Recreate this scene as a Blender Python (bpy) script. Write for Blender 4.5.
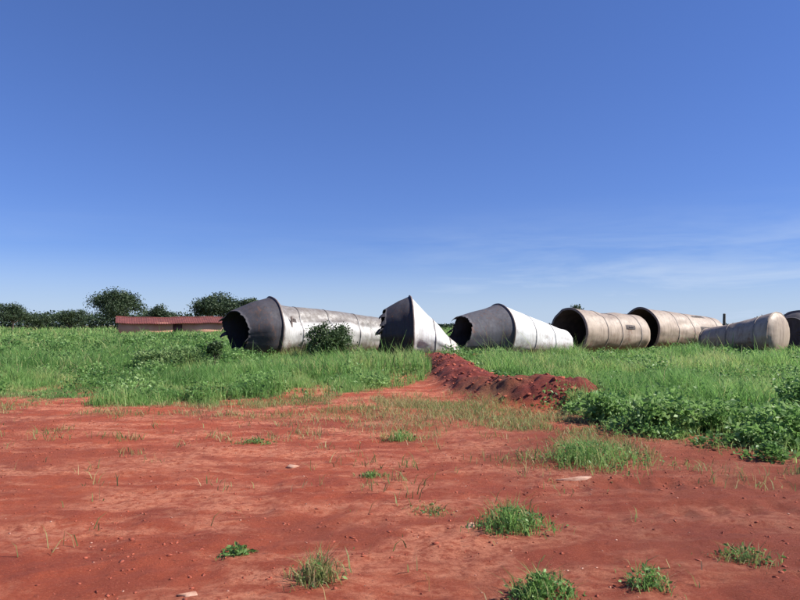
import bpy, math, random
import numpy as np
from mathutils import Vector, Matrix

rng = np.random.default_rng(11)
random.seed(11)
for o in list(bpy.data.objects):
    bpy.data.objects.remove(o)
scene = bpy.context.scene
COL = scene.collection

# ------------------------------------------------------------------ camera
W0, H0, F0, HOR = 800.0, 600.0, 628.0, 325.0      # photo size, focal length in its pixels, horizon row
EYE = 1.6
PITCH = math.atan((HOR - H0 / 2) / F0)
cam_d = bpy.data.cameras.new('camera')
cam = bpy.data.objects.new('camera', cam_d)
COL.objects.link(cam)
cam_d.sensor_fit = 'HORIZONTAL'
cam_d.sensor_width = 36.0
cam_d.lens = 36.0 * F0 / W0
cam_d.clip_start = 0.1
cam_d.clip_end = 8000
cam.location = (0, 0, EYE)
cam.rotation_euler = (math.pi / 2 + PITCH, 0, 0)
scene.camera = cam

# ------------------------------------------------------------------ sky and sun
SUN = Vector((0.97, -0.14, 0.0)).normalized()
EL = math.radians(43)
world = bpy.data.worlds.new('World')
scene.world = world
world.use_nodes = True
wn, wl = world.node_tree.nodes, world.node_tree.links
bg = wn['Background']
sky = wn.new('ShaderNodeTexSky')
sky.sky_type = 'NISHITA'
sky.sun_disc = False
sky.sun_elevation = EL
sky.sun_rotation = math.atan2(SUN.x, SUN.y)
sky.air_density = 1.0
sky.dust_density = 0.15
sky.ozone_density = 1.6
sky.altitude = 300
# thin high veil of cloud low over the horizon
tc = wn.new('ShaderNodeTexCoord')
sep = wn.new('ShaderNodeSeparateXYZ')
wl.new(tc.outputs['Generated'], sep.inputs[0])
mp = wn.new('ShaderNodeMapping')
mp.inputs['Scale'].default_value = (2.2, 2.2, 16.0)
wl.new(tc.outputs['Generated'], mp.inputs[0])
nz = wn.new('ShaderNodeTexNoise')
nz.inputs['Scale'].default_value = 1.6
nz.inputs['Detail'].default_value = 5
nz.inputs['Roughness'].default_value = 0.6
nz.inputs['Distortion'].default_value = 0.35
wl.new(mp.outputs[0], nz.inputs['Vector'])
cr = wn.new('ShaderNodeMapRange')
cr.inputs[1].default_value = 0.33
cr.inputs[2].default_value = 0.78
cr.inputs[4].default_value = 1.0
wl.new(nz.outputs[0], cr.inputs[0])
band = wn.new('ShaderNodeMapRange')
band.interpolation_type = 'SMOOTHSTEP'
band.inputs[1].default_value = 0.20
band.inputs[2].default_value = 0.02
wl.new(sep.outputs[2], band.inputs[0])
side = wn.new('ShaderNodeMapRange'); side.interpolation_type = 'SMOOTHSTEP'
side.inputs[1].default_value = -0.15; side.inputs[2].default_value = 0.25
side.inputs[3].default_value = 0.25
wl.new(sep.outputs[0], side.inputs[0])
ms = wn.new('ShaderNodeMath'); ms.operation = 'MULTIPLY'
wl.new(cr.outputs[0], ms.inputs[0]); wl.new(side.outputs[0], ms.inputs[1])
mul = wn.new('ShaderNodeMath')
mul.operation = 'MULTIPLY'
wl.new(ms.outputs[0], mul.inputs[0])
wl.new(band.outputs[0], mul.inputs[1])
veil = wn.new('ShaderNodeMapRange'); veil.interpolation_type = 'SMOOTHSTEP'
veil.inputs[1].default_value = 0.13; veil.inputs[2].default_value = -0.02; veil.inputs[4].default_value = 0.75
wl.new(sep.outputs[2], veil.inputs[0])
mxv = wn.new('ShaderNodeMath'); mxv.operation = 'MAXIMUM'
wl.new(mul.outputs[0], mxv.inputs[0]); wl.new(veil.outputs[0], mxv.inputs[1])
mix = wn.new('ShaderNodeMix')
mix.data_type = 'RGBA'
wl.new(mxv.outputs[0], mix.inputs[0])
hs = wn.new('ShaderNodeHueSaturation')
hs.inputs['Saturation'].default_value = 1.25
wl.new(sky.outputs[0], hs.inputs['Color'])
# camera response of the photograph for the blue of the sky, one exponent per channel
EXPO = 0.75
spl = wn.new('ShaderNodeSeparateColor'); cmb = wn.new('ShaderNodeCombineColor')
wl.new(hs.outputs[0], spl.inputs[0])
for k, (gam, top_in, top_out) in enumerate(((.57, .070, .078), (.69, .184, .165), (.79, .402, .479))):
    pw = wn.new('ShaderNodeMath'); pw.operation = 'POWER'; pw.inputs[1].default_value = gam
    wl.new(spl.outputs[k], pw.inputs[0])
    ml = wn.new('ShaderNodeMath'); ml.operation = 'MULTIPLY'
    ml.inputs[1].default_value = top_out / (top_in / .12) ** gam / 2 ** EXPO / .09
    wl.new(pw.outputs[0], ml.inputs[0]); wl.new(ml.outputs[0], cmb.inputs[k])
wl.new(cmb.outputs[0], mix.inputs[6])
mix.inputs[7].default_value = (3.9, 4.7, 6.0, 1)
wl.new(mix.outputs[2], bg.inputs[0])
bg.inputs[1].default_value = 0.09

sun_d = bpy.data.lights.new('sun', 'SUN')
sun_d.energy = 5.0
sun_d.angle = math.radians(0.53)
sun_d.color = (1.0, 0.95, 0.87)
sun = bpy.data.objects.new('sun', sun_d)
COL.objects.link(sun)
sd = Vector((SUN.x * math.cos(EL), SUN.y * math.cos(EL), math.sin(EL)))
sun.rotation_euler = sd.to_track_quat('Z', 'Y').to_euler()
sun.location = sd * 200

scene.view_settings.view_transform = 'Standard'
scene.view_settings.look = 'None'
scene.view_settings.gamma = 1
scene.view_settings.use_curve_mapping = False
scene.view_settings.exposure = EXPO

# ------------------------------------------------------------------ noise and terrain height
def _hash(ix, iy, s):
    n = (ix.astype(np.int64) * 374761393 + iy.astype(np.int64) * 668265263 + s * 1442695041) & 0xffffffff
    n = ((n ^ (n >> 13)) * 1274126177) & 0xffffffff
    n = n ^ (n >> 16)
    return (n & 0xffffff) / float(0xffffff)

def vn(x, y, s=0):
    x = np.asarray(x, float); y = np.asarray(y, float)
    ix, iy = np.floor(x), np.floor(y)
    fx, fy = x - ix, y - iy
    fx = fx * fx * (3 - 2 * fx); fy = fy * fy * (3 - 2 * fy)
    a, b = _hash(ix, iy, s), _hash(ix + 1, iy, s)
    c, d = _hash(ix, iy + 1, s), _hash(ix + 1, iy + 1, s)
    return (a * (1 - fx) + b * fx) * (1 - fy) + (c * (1 - fx) + d * fx) * fy

def fbm(x, y, s=0, o=4):
    t, a, n = 0.0, 0.5, 0.0
    for k in range(o):
        t = t + a * vn(np.asarray(x) * 2 ** k + 17.3 * k, np.asarray(y) * 2 ** k - 9.1 * k, s + k)
        n += a; a *= 0.55
    return t / n

def sstep(a, b, x):
    t = np.clip((np.asarray(x, float) - a) / (b - a), 0, 1)
    return t * t * (3 - 2 * t)

def seg_dist(x, y, pts):
    """distance to a polyline and the interpolated third value"""
    best = np.full(np.shape(x), 1e9); val = np.zeros(np.shape(x))
    for (x0, y0, v0), (x1, y1, v1) in zip(pts[:-1], pts[1:]):
        dx, dy = x1 - x0, y1 - y0
        t = np.clip(((x - x0) * dx + (y - y0) * dy) / (dx * dx + dy * dy), 0, 1)
        d = np.hypot(x - x0 - t * dx, y - y0 - t * dy)
        m = d < best
        best = np.where(m, d, best); val = np.where(m, v0 + t * (v1 - v0), val)
    return best, val

RIDGE = [(1.5, 26.5, .40), (1.75, 22.0, .52), (1.85, 18.0, .42), (2.05, 15.2, .40), (2.4, 14.0, .48), (3.0, 13.3, .56), (3.55, 13.1, .56), (3.95, 13.2, .30)]
HEAP = [(.9, 28.0, .28), (2.0, 27.4, .34), (3.1, 28.2, .30)]

def mound(x, y):
    wx = x + 0.35 * (fbm(x * 1.3, y * 1.3, 40) - .5)
    wy = y + 0.35 * (fbm(x * 1.3, y * 1.3, 50) - .5)
    d, v = seg_dist(wx, wy, RIDGE)
    h = v * np.exp(-(d / 0.78) ** 3.2)
    d2, v2 = seg_dist(wx, wy, HEAP)
    h = np.maximum(h, v2 * np.exp(-(d2 / 1.1) ** 2.6))
    return h * (0.62 + 0.55 * fbm(x * 2.6, y * 2.6, 60, 3) + .25 * np.abs(2 * fbm(x * 1.1 + 9, y * 1.1, 63, 3) - 1))

EDGE_X = [-60, -14, -8, -5.5, -3.6, -2.2, -0.9, 0.0, 0.7, 1.2, 2.3, 2.9, 3.3, 4.0, 4.8, 6.0, 8.0, 14, 60]
EDGE_Y = [12.6, 12.6, 12.9, 12.7, 12.6, 13.8, 15.2, 16.8, 18.5, 20.5, 20.0, 15.0, 10.2, 8.7, 7.9, 7.2, 6.8, 6.4, 6.2]

def green(x, y):
    """cover of green growth, 0..1"""
    x = np.asarray(x, float); y = np.asarray(y, float)
    e = np.interp(x, EDGE_X, EDGE_Y)
    e = e + 2.2 * (fbm(x * .7, y * .55, 3) - .5) + 1.5 * (fbm(x * 2.2, y * 1.6, 5) - .5)
    g = sstep(-.5, 1.1, y - e + 1.2 * (fbm(x * 5, y * 4, 6, 2) - .5))
    m = mound(x, y)
    thin = sstep(7.5, .5, y - e) * sstep(.50, .62, fbm(x * .9 + 40, y * .6, 12, 3)) * (1 - .8 * sstep(2.5, 3.5, x))
    return g * (1 - sstep(.10, .30, m + .12 * (fbm(x * 3, y * 3, 66, 2) - .5))) * (1 - .93 * thin)

def dry(x, y):
    """cover of thin low growth on the bare soil"""
    d, v = seg_dist(np.asarray(x, float), np.asarray(y, float), [(-12, 11.9, .8), (-5, 11.9, .9), (-2.6, 12.2, 1.5), (-.8, 13.2, 2.4), (.9, 12.4, 3.0), (1.9, 10.4, 2.5), (2.6, 8.6, 1.9), (4.0, 7.3, 1.2), (6, 6.3, .9), (12, 5.6, .9)])
    c = np.clip(1.15 - d / v, 0, 1)
    n = fbm(np.asarray(x) * 1.1, np.asarray(y) * 1.1, 71)
    return c * sstep(.36, .60, n)

def height(x, y):
    x = np.asarray(x, float); y = np.asarray(y, float)
    r = np.hypot(x, y)
    far = 1 - sstep(60, 140, r)
    h = far * .16 * (fbm(x / 9, y / 9, 1) - .5)
    near = 1 - sstep(16, 26, r)
    h = h + near * (.075 * (fbm(x / 1.1, y / 1.1, 2, 5) - .5) + .050 * (fbm(x * 3.0, y * 4.0, 8, 4) - .5) + .016 * (vn(x * 11, y * 12, 9) - .5))
    # worn wheel ruts crossing on the right
    for k, c in enumerate((5.35, 6.25)):
        yc = c + .05 * x + .12 * np.sin(x * .7 + k)
        w = np.exp(-((y - yc) / .16) ** 2) * sstep(.8, 2.4, x)
        lug = .6 + .4 * np.sin(x * 21 + k)
        h = h - .035 * w * lug + .02 * np.exp(-((np.abs(y - yc) - .3) / .1) ** 2) * sstep(.8, 2.4, x)
    return h + mound(x, y)

def hz(x, y):
    return float(height(np.array([x]), np.array([y]))[0])

def ground_px(px, py):
    """ground point seen at a photo pixel"""
    v = Vector(((px - W0 / 2) / F0, 1.0, -(py - H0 / 2) / F0))
    c, s = math.cos(PITCH), math.sin(PITCH)
    d = Vector((v.x, c * v.y - s * v.z, s * v.y + c * v.z))
    z = 0.0
    for _ in range(6):
        t = (z - EYE) / d.z
        z = 0.5 * z + 0.5 * hz(d.x * t, d.y * t)
    return Vector((d.x * t, d.y * t, hz(d.x * t, d.y * t)))

# ------------------------------------------------------------------ mesh helpers
def np_mesh(name, V, faces, k, attrs=None, smooth=False):
    """V (n,3); faces (m,k) int"""
    V = np.asarray(V, np.float32); faces = np.asarray(faces, np.int32)
    me = bpy.data.meshes.new(name)
    me.vertices.add(len(V)); me.vertices.foreach_set('co', V.ravel())
    me.loops.add(faces.size); me.loops.foreach_set('vertex_index', faces.ravel())
    me.polygons.add(len(faces))
    me.polygons.foreach_set('loop_start', np.arange(0, faces.size, k, dtype=np.int32))
    me.polygons.foreach_set('loop_total', np.full(len(faces), k, np.int32))
    if smooth:
        me.polygons.foreach_set('use_smooth', np.ones(len(faces), bool))
    for an, arr in (attrs or {}).items():
        a = me.attributes.new(an, 'FLOAT', 'POINT')
        a.data.foreach_set('value', np.asarray(arr, np.float32))
    me.update(calc_edges=True)
    return me

def put(name, me, mat, parent=None, loc=(0, 0, 0)):
    o = bpy.data.objects.new(name, me)
    COL.objects.link(o)
    if me is not None and mat is not None:
        me.materials.clear(); me.materials.append(mat)
    o.parent = parent
    o.location = loc
    return o

def tag(o, label=None, cat=None, group=None, kind=None):
    if label: o['label'] = label
    if cat: o['category'] = cat
    if group: o['group'] = group
    if kind: o['kind'] = kind
    return o

def thing(name, loc, label, cat, group=None):
    return tag(put(name, None, None, None, loc), label, cat, group)

def grid_faces(nr, nc, wrap=False, base=0):
    i = np.arange(nr - 1)[:, None]; j = np.arange(nc if wrap else nc - 1)[None, :]
    j2 = (j + 1) % nc
    return np.stack([i * nc + j, i * nc + j2, (i + 1) * nc + j2, (i + 1) * nc + j], -1).reshape(-1, 4) + base

def tube(path, rads, n=8):
    """tapered tube along a polyline; returns V, quads"""
    P = [Vector(p) for p in path]; V = []
    for i, p in enumerate(P):
        d = (P[min(i + 1, len(P) - 1)] - P[max(i - 1, 0)]).normalized()
        a = d.orthogonal().normalized(); b = d.cross(a)
        for k in range(n):
            t = 2 * math.pi * k / n
            V.append(p + (a * math.cos(t) + b * math.sin(t)) * rads[i])
    return np.array([tuple(v) for v in V]), grid_faces(len(P), n, True)

def merge(parts):
    Vs, Fs, b = [], [], 0
    for V, Fq in parts:
        Vs.append(V); Fs.append(Fq + b); b += len(V)
    return np.concatenate(Vs), np.concatenate(Fs)

def unit(a):
    return a / np.maximum(np.linalg.norm(a, axis=-1, keepdims=True), 1e-9)

def blade_arrays(P, Hh, Wd, tint, lean=.45):
    n = len(P)
    yaw = rng.uniform(0, 2 * np.pi, n); ly = rng.uniform(0, 2 * np.pi, n)
    s = np.stack([np.cos(yaw), np.sin(yaw), np.zeros(n)], -1) * (Wd / 2)[:, None]
    L = np.stack([np.cos(ly), np.sin(ly), np.zeros(n)], -1) * (Hh * lean * rng.uniform(.2, 1.3, n))[:, None]
    up = np.zeros((n, 3)); up[:, 2] = Hh
    v = np.stack([P - s, P + s, P + up * .58 + L * .3 - s * .8, P + up * .58 + L * .3 + s * .8, P + up * rng.uniform(.8, 1, n)[:, None] + L], 1)
    b = (np.arange(n) * 5)[:, None]
    f = np.concatenate([b + [0, 1, 3], b + [0, 3, 2], b + [2, 3, 4]], 0)
    return v.reshape(-1, 3), f, np.repeat(tint, 5)

def leaf_arrays(P, Ln, Wd, tint, flat=.0):
    n = len(P)
    d = rng.normal(size=(n, 3)); d[:, 2] *= (1 - flat); d = unit(d)
    q = unit(np.cross(d, rng.normal(size=(n, 3))))
    if flat > 0:
        q2 = np.stack([-d[:, 1], d[:, 0], np.zeros(n)], -1); q = unit(q * (1 - flat) + unit(q2) * flat)
    nn = np.cross(d, q)
    v = np.stack([P, P + d * (Ln * .5)[:, None] + q * (Wd / 2)[:, None] + nn * (Wd * .18)[:, None],
                  P + d * Ln[:, None], P + d * (Ln * .5)[:, None] - q * (Wd / 2)[:, None] + nn * (Wd * .18)[:, None]], 1)
    b = (np.arange(n) * 4)[:, None]
    f = np.concatenate([b + [0, 1, 2], b + [0, 2, 3]], 0)
    return v.reshape(-1, 3), f, np.repeat(tint, 4)

def cat_arrays(items):
    Vs, Fs, Ts, b = [], [], [], 0
    for V, Fq, T in items:
        Vs.append(V); Fs.append(Fq + b); Ts.append(T); b += len(V)
    return np.concatenate(Vs), np.concatenate(Fs), np.concatenate(Ts)

# ------------------------------------------------------------------ materials
class NT:
    def __init__(self, name):
        self.m = bpy.data.materials.new(name); self.m.use_nodes = True
        self.n = self.m.node_tree.nodes; self.l = self.m.node_tree.links
        self.b = self.n['Principled BSDF']; self.out = self.n['Material Output']
    def new(self, t, **kw):
        o = self.n.new(t)
        for k, v in kw.items(): setattr(o, k, v)
        return o
    def link(self, a, b): self.l.new(a, b)
    def coord(self, which='Object', scale=None):
        c = self.new('ShaderNodeTexCoord').outputs[which]
        if scale is None: return c
        mpn = self.new('ShaderNodeMapping'); mpn.inputs['Scale'].default_value = scale
        self.link(c, mpn.inputs[0]); return mpn.outputs[0]
    def noise(self, sc, det=6, ro=.6, vec=None, dist=0):
        o = self.new('ShaderNodeTexNoise'); o.inputs['Scale'].default_value = sc
        o.inputs['Detail'].default_value = det; o.inputs['Roughness'].default_value = ro
        o.inputs['Distortion'].default_value = dist
        if vec is not None: self.link(vec, o.inputs['Vector'])
        return o.outputs[0]
    def rng(self, v, a, b, c=0.0, d=1.0):
        o = self.new('ShaderNodeMapRange'); o.inputs[1].default_value = a; o.inputs[2].default_value = b
        o.inputs[3].default_value = c; o.inputs[4].default_value = d
        self.link(v, o.inputs[0]); return o.outputs[0]
    def mixc(self, f, a, b, mode='MIX'):
        o = self.new('ShaderNodeMix', data_type='RGBA', blend_type=mode)
        for sock, v in ((o.inputs[0], f), (o.inputs[6], a), (o.inputs[7], b)):
            if hasattr(v, 'is_output'): self.link(v, sock)
            elif isinstance(v, (int, float)): sock.default_value = v
            else: sock.default_value = (*v, 1)
        return o.outputs[2]
    def math(self, op, a, b=None):
        o = self.new('ShaderNodeMath', operation=op)
        for sock, v in ((o.inputs[0], a), (o.inputs[1], b)):
            if v is None: continue
            if hasattr(v, 'is_output'): self.link(v, sock)
            else: sock.default_value = v
        return o.outputs[0]
    def attr(self, nme):
        return self.new('ShaderNodeAttribute', attribute_name=nme).outputs['Fac']
    def bump(self, h, strength=.5, dist=.02, prev=None):
        o = self.new('ShaderNodeBump'); o.inputs['Strength'].default_value = strength
        o.inputs['Distance'].default_value = dist
        self.link(h, o.inputs['Height'])
        if prev is not None: self.link(prev, o.inputs['Normal'])
        return o.outputs[0]
    def done(self, col=None, rough=.8, normal=None, metal=0.0):
        if col is not None:
            if hasattr(col, 'is_output'): self.link(col, self.b.inputs['Base Color'])
            else: self.b.inputs['Base Color'].default_value = (*col, 1)
        if hasattr(rough, 'is_output'): self.link(rough, self.b.inputs['Roughness'])
        else: self.b.inputs['Roughness'].default_value = rough
        self.b.inputs['Metallic'].default_value = metal
        if normal is not None: self.link(normal, self.b.inputs['Normal'])
        return self.m

def foliage_mat(name, ramp, trans=.3, rough=.55):
    t = NT(name)
    r = t.new('ShaderNodeValToRGB'); e = r.color_ramp.elements
    while len(e) < len(ramp): e.new(.5)
    for i, (p, c) in enumerate(ramp):
        e[i].position = p; e[i].color = (*c, 1)
    t.link(t.attr('tint'), r.inputs[0])
    t.done(r.outputs[0], rough)
    t.b.inputs['Specular IOR Level'].default_value = .3
    tr = t.new('ShaderNodeBsdfTranslucent')
    hs2 = t.new('ShaderNodeHueSaturation'); hs2.inputs['Value'].default_value = 1.25
    t.link(r.outputs[0], hs2.inputs['Color']); t.link(hs2.outputs[0], tr.inputs[0])
    mx = t.new('ShaderNodeMixShader'); mx.inputs[0].default_value = trans
    t.link(t.b.outputs[0], mx.inputs[1]); t.link(tr.outputs[0], mx.inputs[2]); t.link(mx.outputs[0], t.out.inputs[0])
    return t.m

def soil_mat():
    t = NT('red_soil')
    c = t.coord('Object')
    big = t.noise(.35, 5, .6, c); mid = t.noise(1.7, 7, .65, c, .4); fine = t.noise(14, 6, .7, c); grit = t.noise(60, 4, .7, c)
    col = t.mixc(t.rng(mid, .33, .66), (.235, .046, .024), (.400, .094, .045))
    col = t.mixc(t.rng(big, .38, .64, 0, .55), col, (.435, .108, .046))
    col = t.mixc(t.rng(t.noise(.22, 3, .5, t.coord('Object', (1, 1.6, 1))), .46, .62, 0, .6), col, (.23, .062, .036))
    # bleached, crusted patches
    cs = t.coord('Object', (.55, 1.5, 1))
    pale = t.math('MULTIPLY', t.rng(t.noise(1.1, 8, .68, cs, .6), .46, .58), t.rng(fine, .38, .6))
    col = t.mixc(t.math('MULTIPLY', pale, .9), col, (.66, .32, .225))
    col = t.mixc(t.rng(fine, .57, .72, 0, .75), col, (.15, .032, .019))
    col = t.mixc(t.rng(grit, .56, .70, 0, .65), col, (.52, .23, .155))
    col = t.mixc(t.rng(t.noise(33, 5, .75, c), .60, .72, 0, .6), col, (.13, .028, .017))
    # earth of the bank and heap, darker and redder
    col = t.mixc(t.attr('bank_soil'), col, t.mixc(t.rng(fine, .35, .65), (.105, .015, .014), (.20, .034, .026)))
    # litter and low growth between the plants
    col = t.mixc(t.math('MULTIPLY', t.attr('litter'), t.rng(fine, .35, .55, .25, .8)), col, (.21, .155, .065))
    veg = t.math('MULTIPLY', t.attr('veg'), t.rng(mid, .3, .55, .55, 1))
    col = t.mixc(veg, col, t.mixc(t.rng(fine, .4, .6), (.060, .085, .025), (.105, .145, .045)))
    damp = t.math('MULTIPLY', t.attr('damp'), t.rng(mid, .3, .6, .5, 1))
    col = t.mixc(damp, col, t.mixc(.55, col, (.15, .048, .03)))
    col = t.mixc(1.0, col, (1.18, .93, .73), 'MULTIPLY')
    b0 = t.bump(t.noise(3.1, 6, .65, c), .6, .10)
    b1 = t.bump(t.noise(9, 9, .75, c), 1.0, .07, b0)
    b2 = t.bump(t.noise(45, 7, .8, c), 1.0, .028, b1)
    return t.done(col, .95, b2)

def tank_mat(name, paint, stain, rust=.4, rr=(.42, .7)):
    t = NT(name)
    c = t.coord('Object')
    n1 = t.noise(.9, 6, .62, c, .3)
    n2 = t.noise(5, 7, .7, c)
    cs = t.coord('Object', (3.5, 3.5, .35))
    st = t.noise(1.6, 6, .65, cs)
    col = t.mixc(t.rng(n1, .35, .68), paint, tuple(p * .82 for p in paint))
    col = t.mixc(t.rng(st, .46, .68, 0, .8), col, stain)
    runs = t.math('MULTIPLY', t.rng(t.noise(2.6, 5, .7, t.coord('Object', (4.5, 4.5, .22))), .56, .70), t.rng(n1, .38, .58))
    col = t.mixc(t.math('MULTIPLY', runs, .75), col, (.16, .075, .042))
    col = t.mixc(t.math('MULTIPLY', t.rng(n1, .52, .68), t.rng(n2, .48, .62, 0, rust)), col, (.17, .075, .04))
    col = t.mixc(t.rng(n2, .66, .74, 0, .6), col, (.12, .06, .035))
    g = t.math('MULTIPLY', t.attr('grime'), t.rng(n2, .25, .6, .55, 1))
    col = t.mixc(g, col, t.mixc(n2, (.075, .06, .052), (.16, .135, .12)))
    # red earth splashed on the underside
    s = t.math('MULTIPLY', t.attr('splash'), t.rng(n2, .3, .55))
    col = t.mixc(s, col, (.22, .09, .055))
    b = t.bump(t.noise(2.2, 4, .5, c), .35, .05)
    b = t.bump(n2, .25, .01, b)
    return t.done(col, t.rng(n2, .3, .7, *rr), b)

def simple(name, c0, c1, sc=6, rough=.85, bumpd=.02):
    t = NT(name); c = t.coord('Object')
    n = t.noise(sc, 6, .65, c)
    return t.done(t.mixc(t.rng(n, .35, .65), c0, c1), rough, t.bump(t.noise(sc * 3, 5, .65, c), .5, bumpd))

M = {}
M['soil'] = soil_mat()
M['white_tank'] = tank_mat('weathered_white_steel', (.70, .70, .69), (.42, .39, .36), .4)
M['grey_tank'] = tank_mat('stained_greyish_white_steel', (.56, .55, .53), (.21, .19, .175), .8)
M['beige_tank'] = tank_mat('weathered_beige_steel', (.41, .325, .25), (.20, .15, .115), .7)
M['dark_end'] = tank_mat('weathered_steel_shade_dark', (.046, .044, .056), (.026, .023, .028), .35, (.7, .95))  # base colour holds the shade on ends turned away from the sun
M['grey_end'] = tank_mat('weathered_steel_shade_grey', (.078, .078, .094), (.042, .038, .046), .4, (.7, .95))  # the same end shade put into the colour, less deep
M['lining'] = simple('rusted_shade_dark_lining', (.045, .032, .030), (.10, .07, .06), 3, .9)  # rust brown, darkened further for the shade inside the tanks
M['rim'] = simple('rusted_rim_steel', (.10, .075, .065), (.20, .15, .13), 8, .7)
M['band'] = tank_mat('weld_band_paint', (.38, .37, .355), (.22, .18, .16), .8)
M['bandb'] = tank_mat('weld_band_beige_paint', (.30, .25, .21), (.18, .14, .12), .8)
M['hatch'] = simple('dark_rusted_hatch', (.035, .03, .03), (.10, .075, .065), 7, .7)
M['grass'] = foliage_mat('field_grass', [(0, (.070, .145, .034)), (.35, (.150, .300, .076)), (.7, (.245, .405, .120)), (.9, (.36, .42, .15)), (1, (.48, .40, .21))], .5)
M['thin'] = foliage_mat('thin_dry_grass', [(0, (.11, .18, .05)), (.45, (.22, .27, .09)), (.8, (.34, .30, .13)), (1, (.44, .35, .19))], .4)
M['weed'] = foliage_mat('weed_leaves', [(0, (.044, .100, .028)), (.4, (.100, .205, .052)), (.75, (.180, .315, .088)), (1, (.27, .40, .14))], .42, .45)
M['pale_weed'] = foliage_mat('pale_weed_leaves', [(0, (.10, .17, .055)), (.5, (.17, .27, .09)), (1, (.26, .34, .14))], .35)
M['tree'] = foliage_mat('tree_leaves', [(0, (.018, .036, .020)), (.5, (.036, .062, .030)), (1, (.070, .100, .042))], .18)
M['bush'] = foliage_mat('bush_leaves', [(0, (.022, .045, .018)), (.5, (.045, .080, .028)), (1, (.09, .135, .05))], .2)
M['bark'] = simple('bark', (.07, .05, .038), (.15, .115, .09), 9, .9)
M['stem'] = simple('green_stem', (.07, .11, .035), (.13, .14, .06), 12, .7)
M['stone'] = simple('pale_stone', (.32, .15, .095), (.46, .29, .21), 14, .9, .01)
M['pebble'] = simple('pebbles', (.34, .13, .08), (.50, .30, .22), 3, .9, .01)
M['clod'] = simple('soil_clods', (.20, .042, .025), (.37, .090, .048), 5, .95, .01)
M['plaster'] = simple('pink_plaster', (.50, .25, .16), (.62, .36, .26), .35, .9)
M['tiles'] = simple('dark_red_roof_tiles', (.085, .022, .022), (.17, .045, .036), 1.6, .85)
M['door'] = simple('dark_door', (.07, .03, .028), (.12, .05, .04), 2, .6)
M['glass'] = NT('window_glass').done((.03, .035, .045), .12)
M['wood'] = simple('grey_wood', (.16, .14, .125), (.27, .245, .22), 6, .85)
M['darkwood'] = simple('dark_wood', (.05, .045, .042), (.11, .095, .085), 6, .85)

# ------------------------------------------------------------------ ground: one sheet out to the horizon
def grow(a, b, st, r):
    out = [a]
    while out[-1] < b:
        st *= r; out.append(out[-1] + st)
    return np.array(out)
xr = grow(9.0, 4000, .05, 1.07)
xs = np.concatenate([-xr[::-1], np.arange(-8.95, 8.97, .05), xr])
ys = np.concatenate([-grow(3.0, 2500, .25, 1.15)[::-1], np.arange(-2.5, 2.6, .25), np.arange(2.75, 15.0, .05), grow(15.0, 5000, .05, 1.025)])
GX, GY = np.meshgrid(xs, ys)
GZ = height(GX, GY)
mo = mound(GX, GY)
gr = green(GX, GY)
me = np_mesh('ground', np.stack([GX, GY, GZ], -1).reshape(-1, 3), grid_faces(len(ys), len(xs)), 4,
             {'veg': gr.ravel(), 'litter': np.clip(dry(GX, GY) * 1.0, 0, 1).ravel(), 'bank_soil': (sstep(.05, .25, mo) * .9).ravel(),
              'damp': (sstep(-.5, 2.8, GX + 2.0 * (fbm(GX * .5, GY * .8, 210) - .5)) * sstep(11.5, 8.5, GY)).ravel()}, True)
tag(put('ground', me, M['soil']), 'red bare earth and weedy field reaching the horizon', 'ground', kind='structure')

def folds(P, seed, n=14, lo=-.7, hi=.7):
    """creased sheet: a sum of sharp folds, about -1..1"""
    g = np.random.default_rng(seed)
    out = 0.0
    for k in range(n):
        d = unit(g.normal(size=3)); o = g.uniform(lo, hi); a = g.uniform(.4, 1) * (1 if k % 2 else -1)
        out = out + a * np.abs(P @ d - o)
    return (out - np.mean(out)) / max(np.std(out) * 2, 1e-6)

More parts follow.
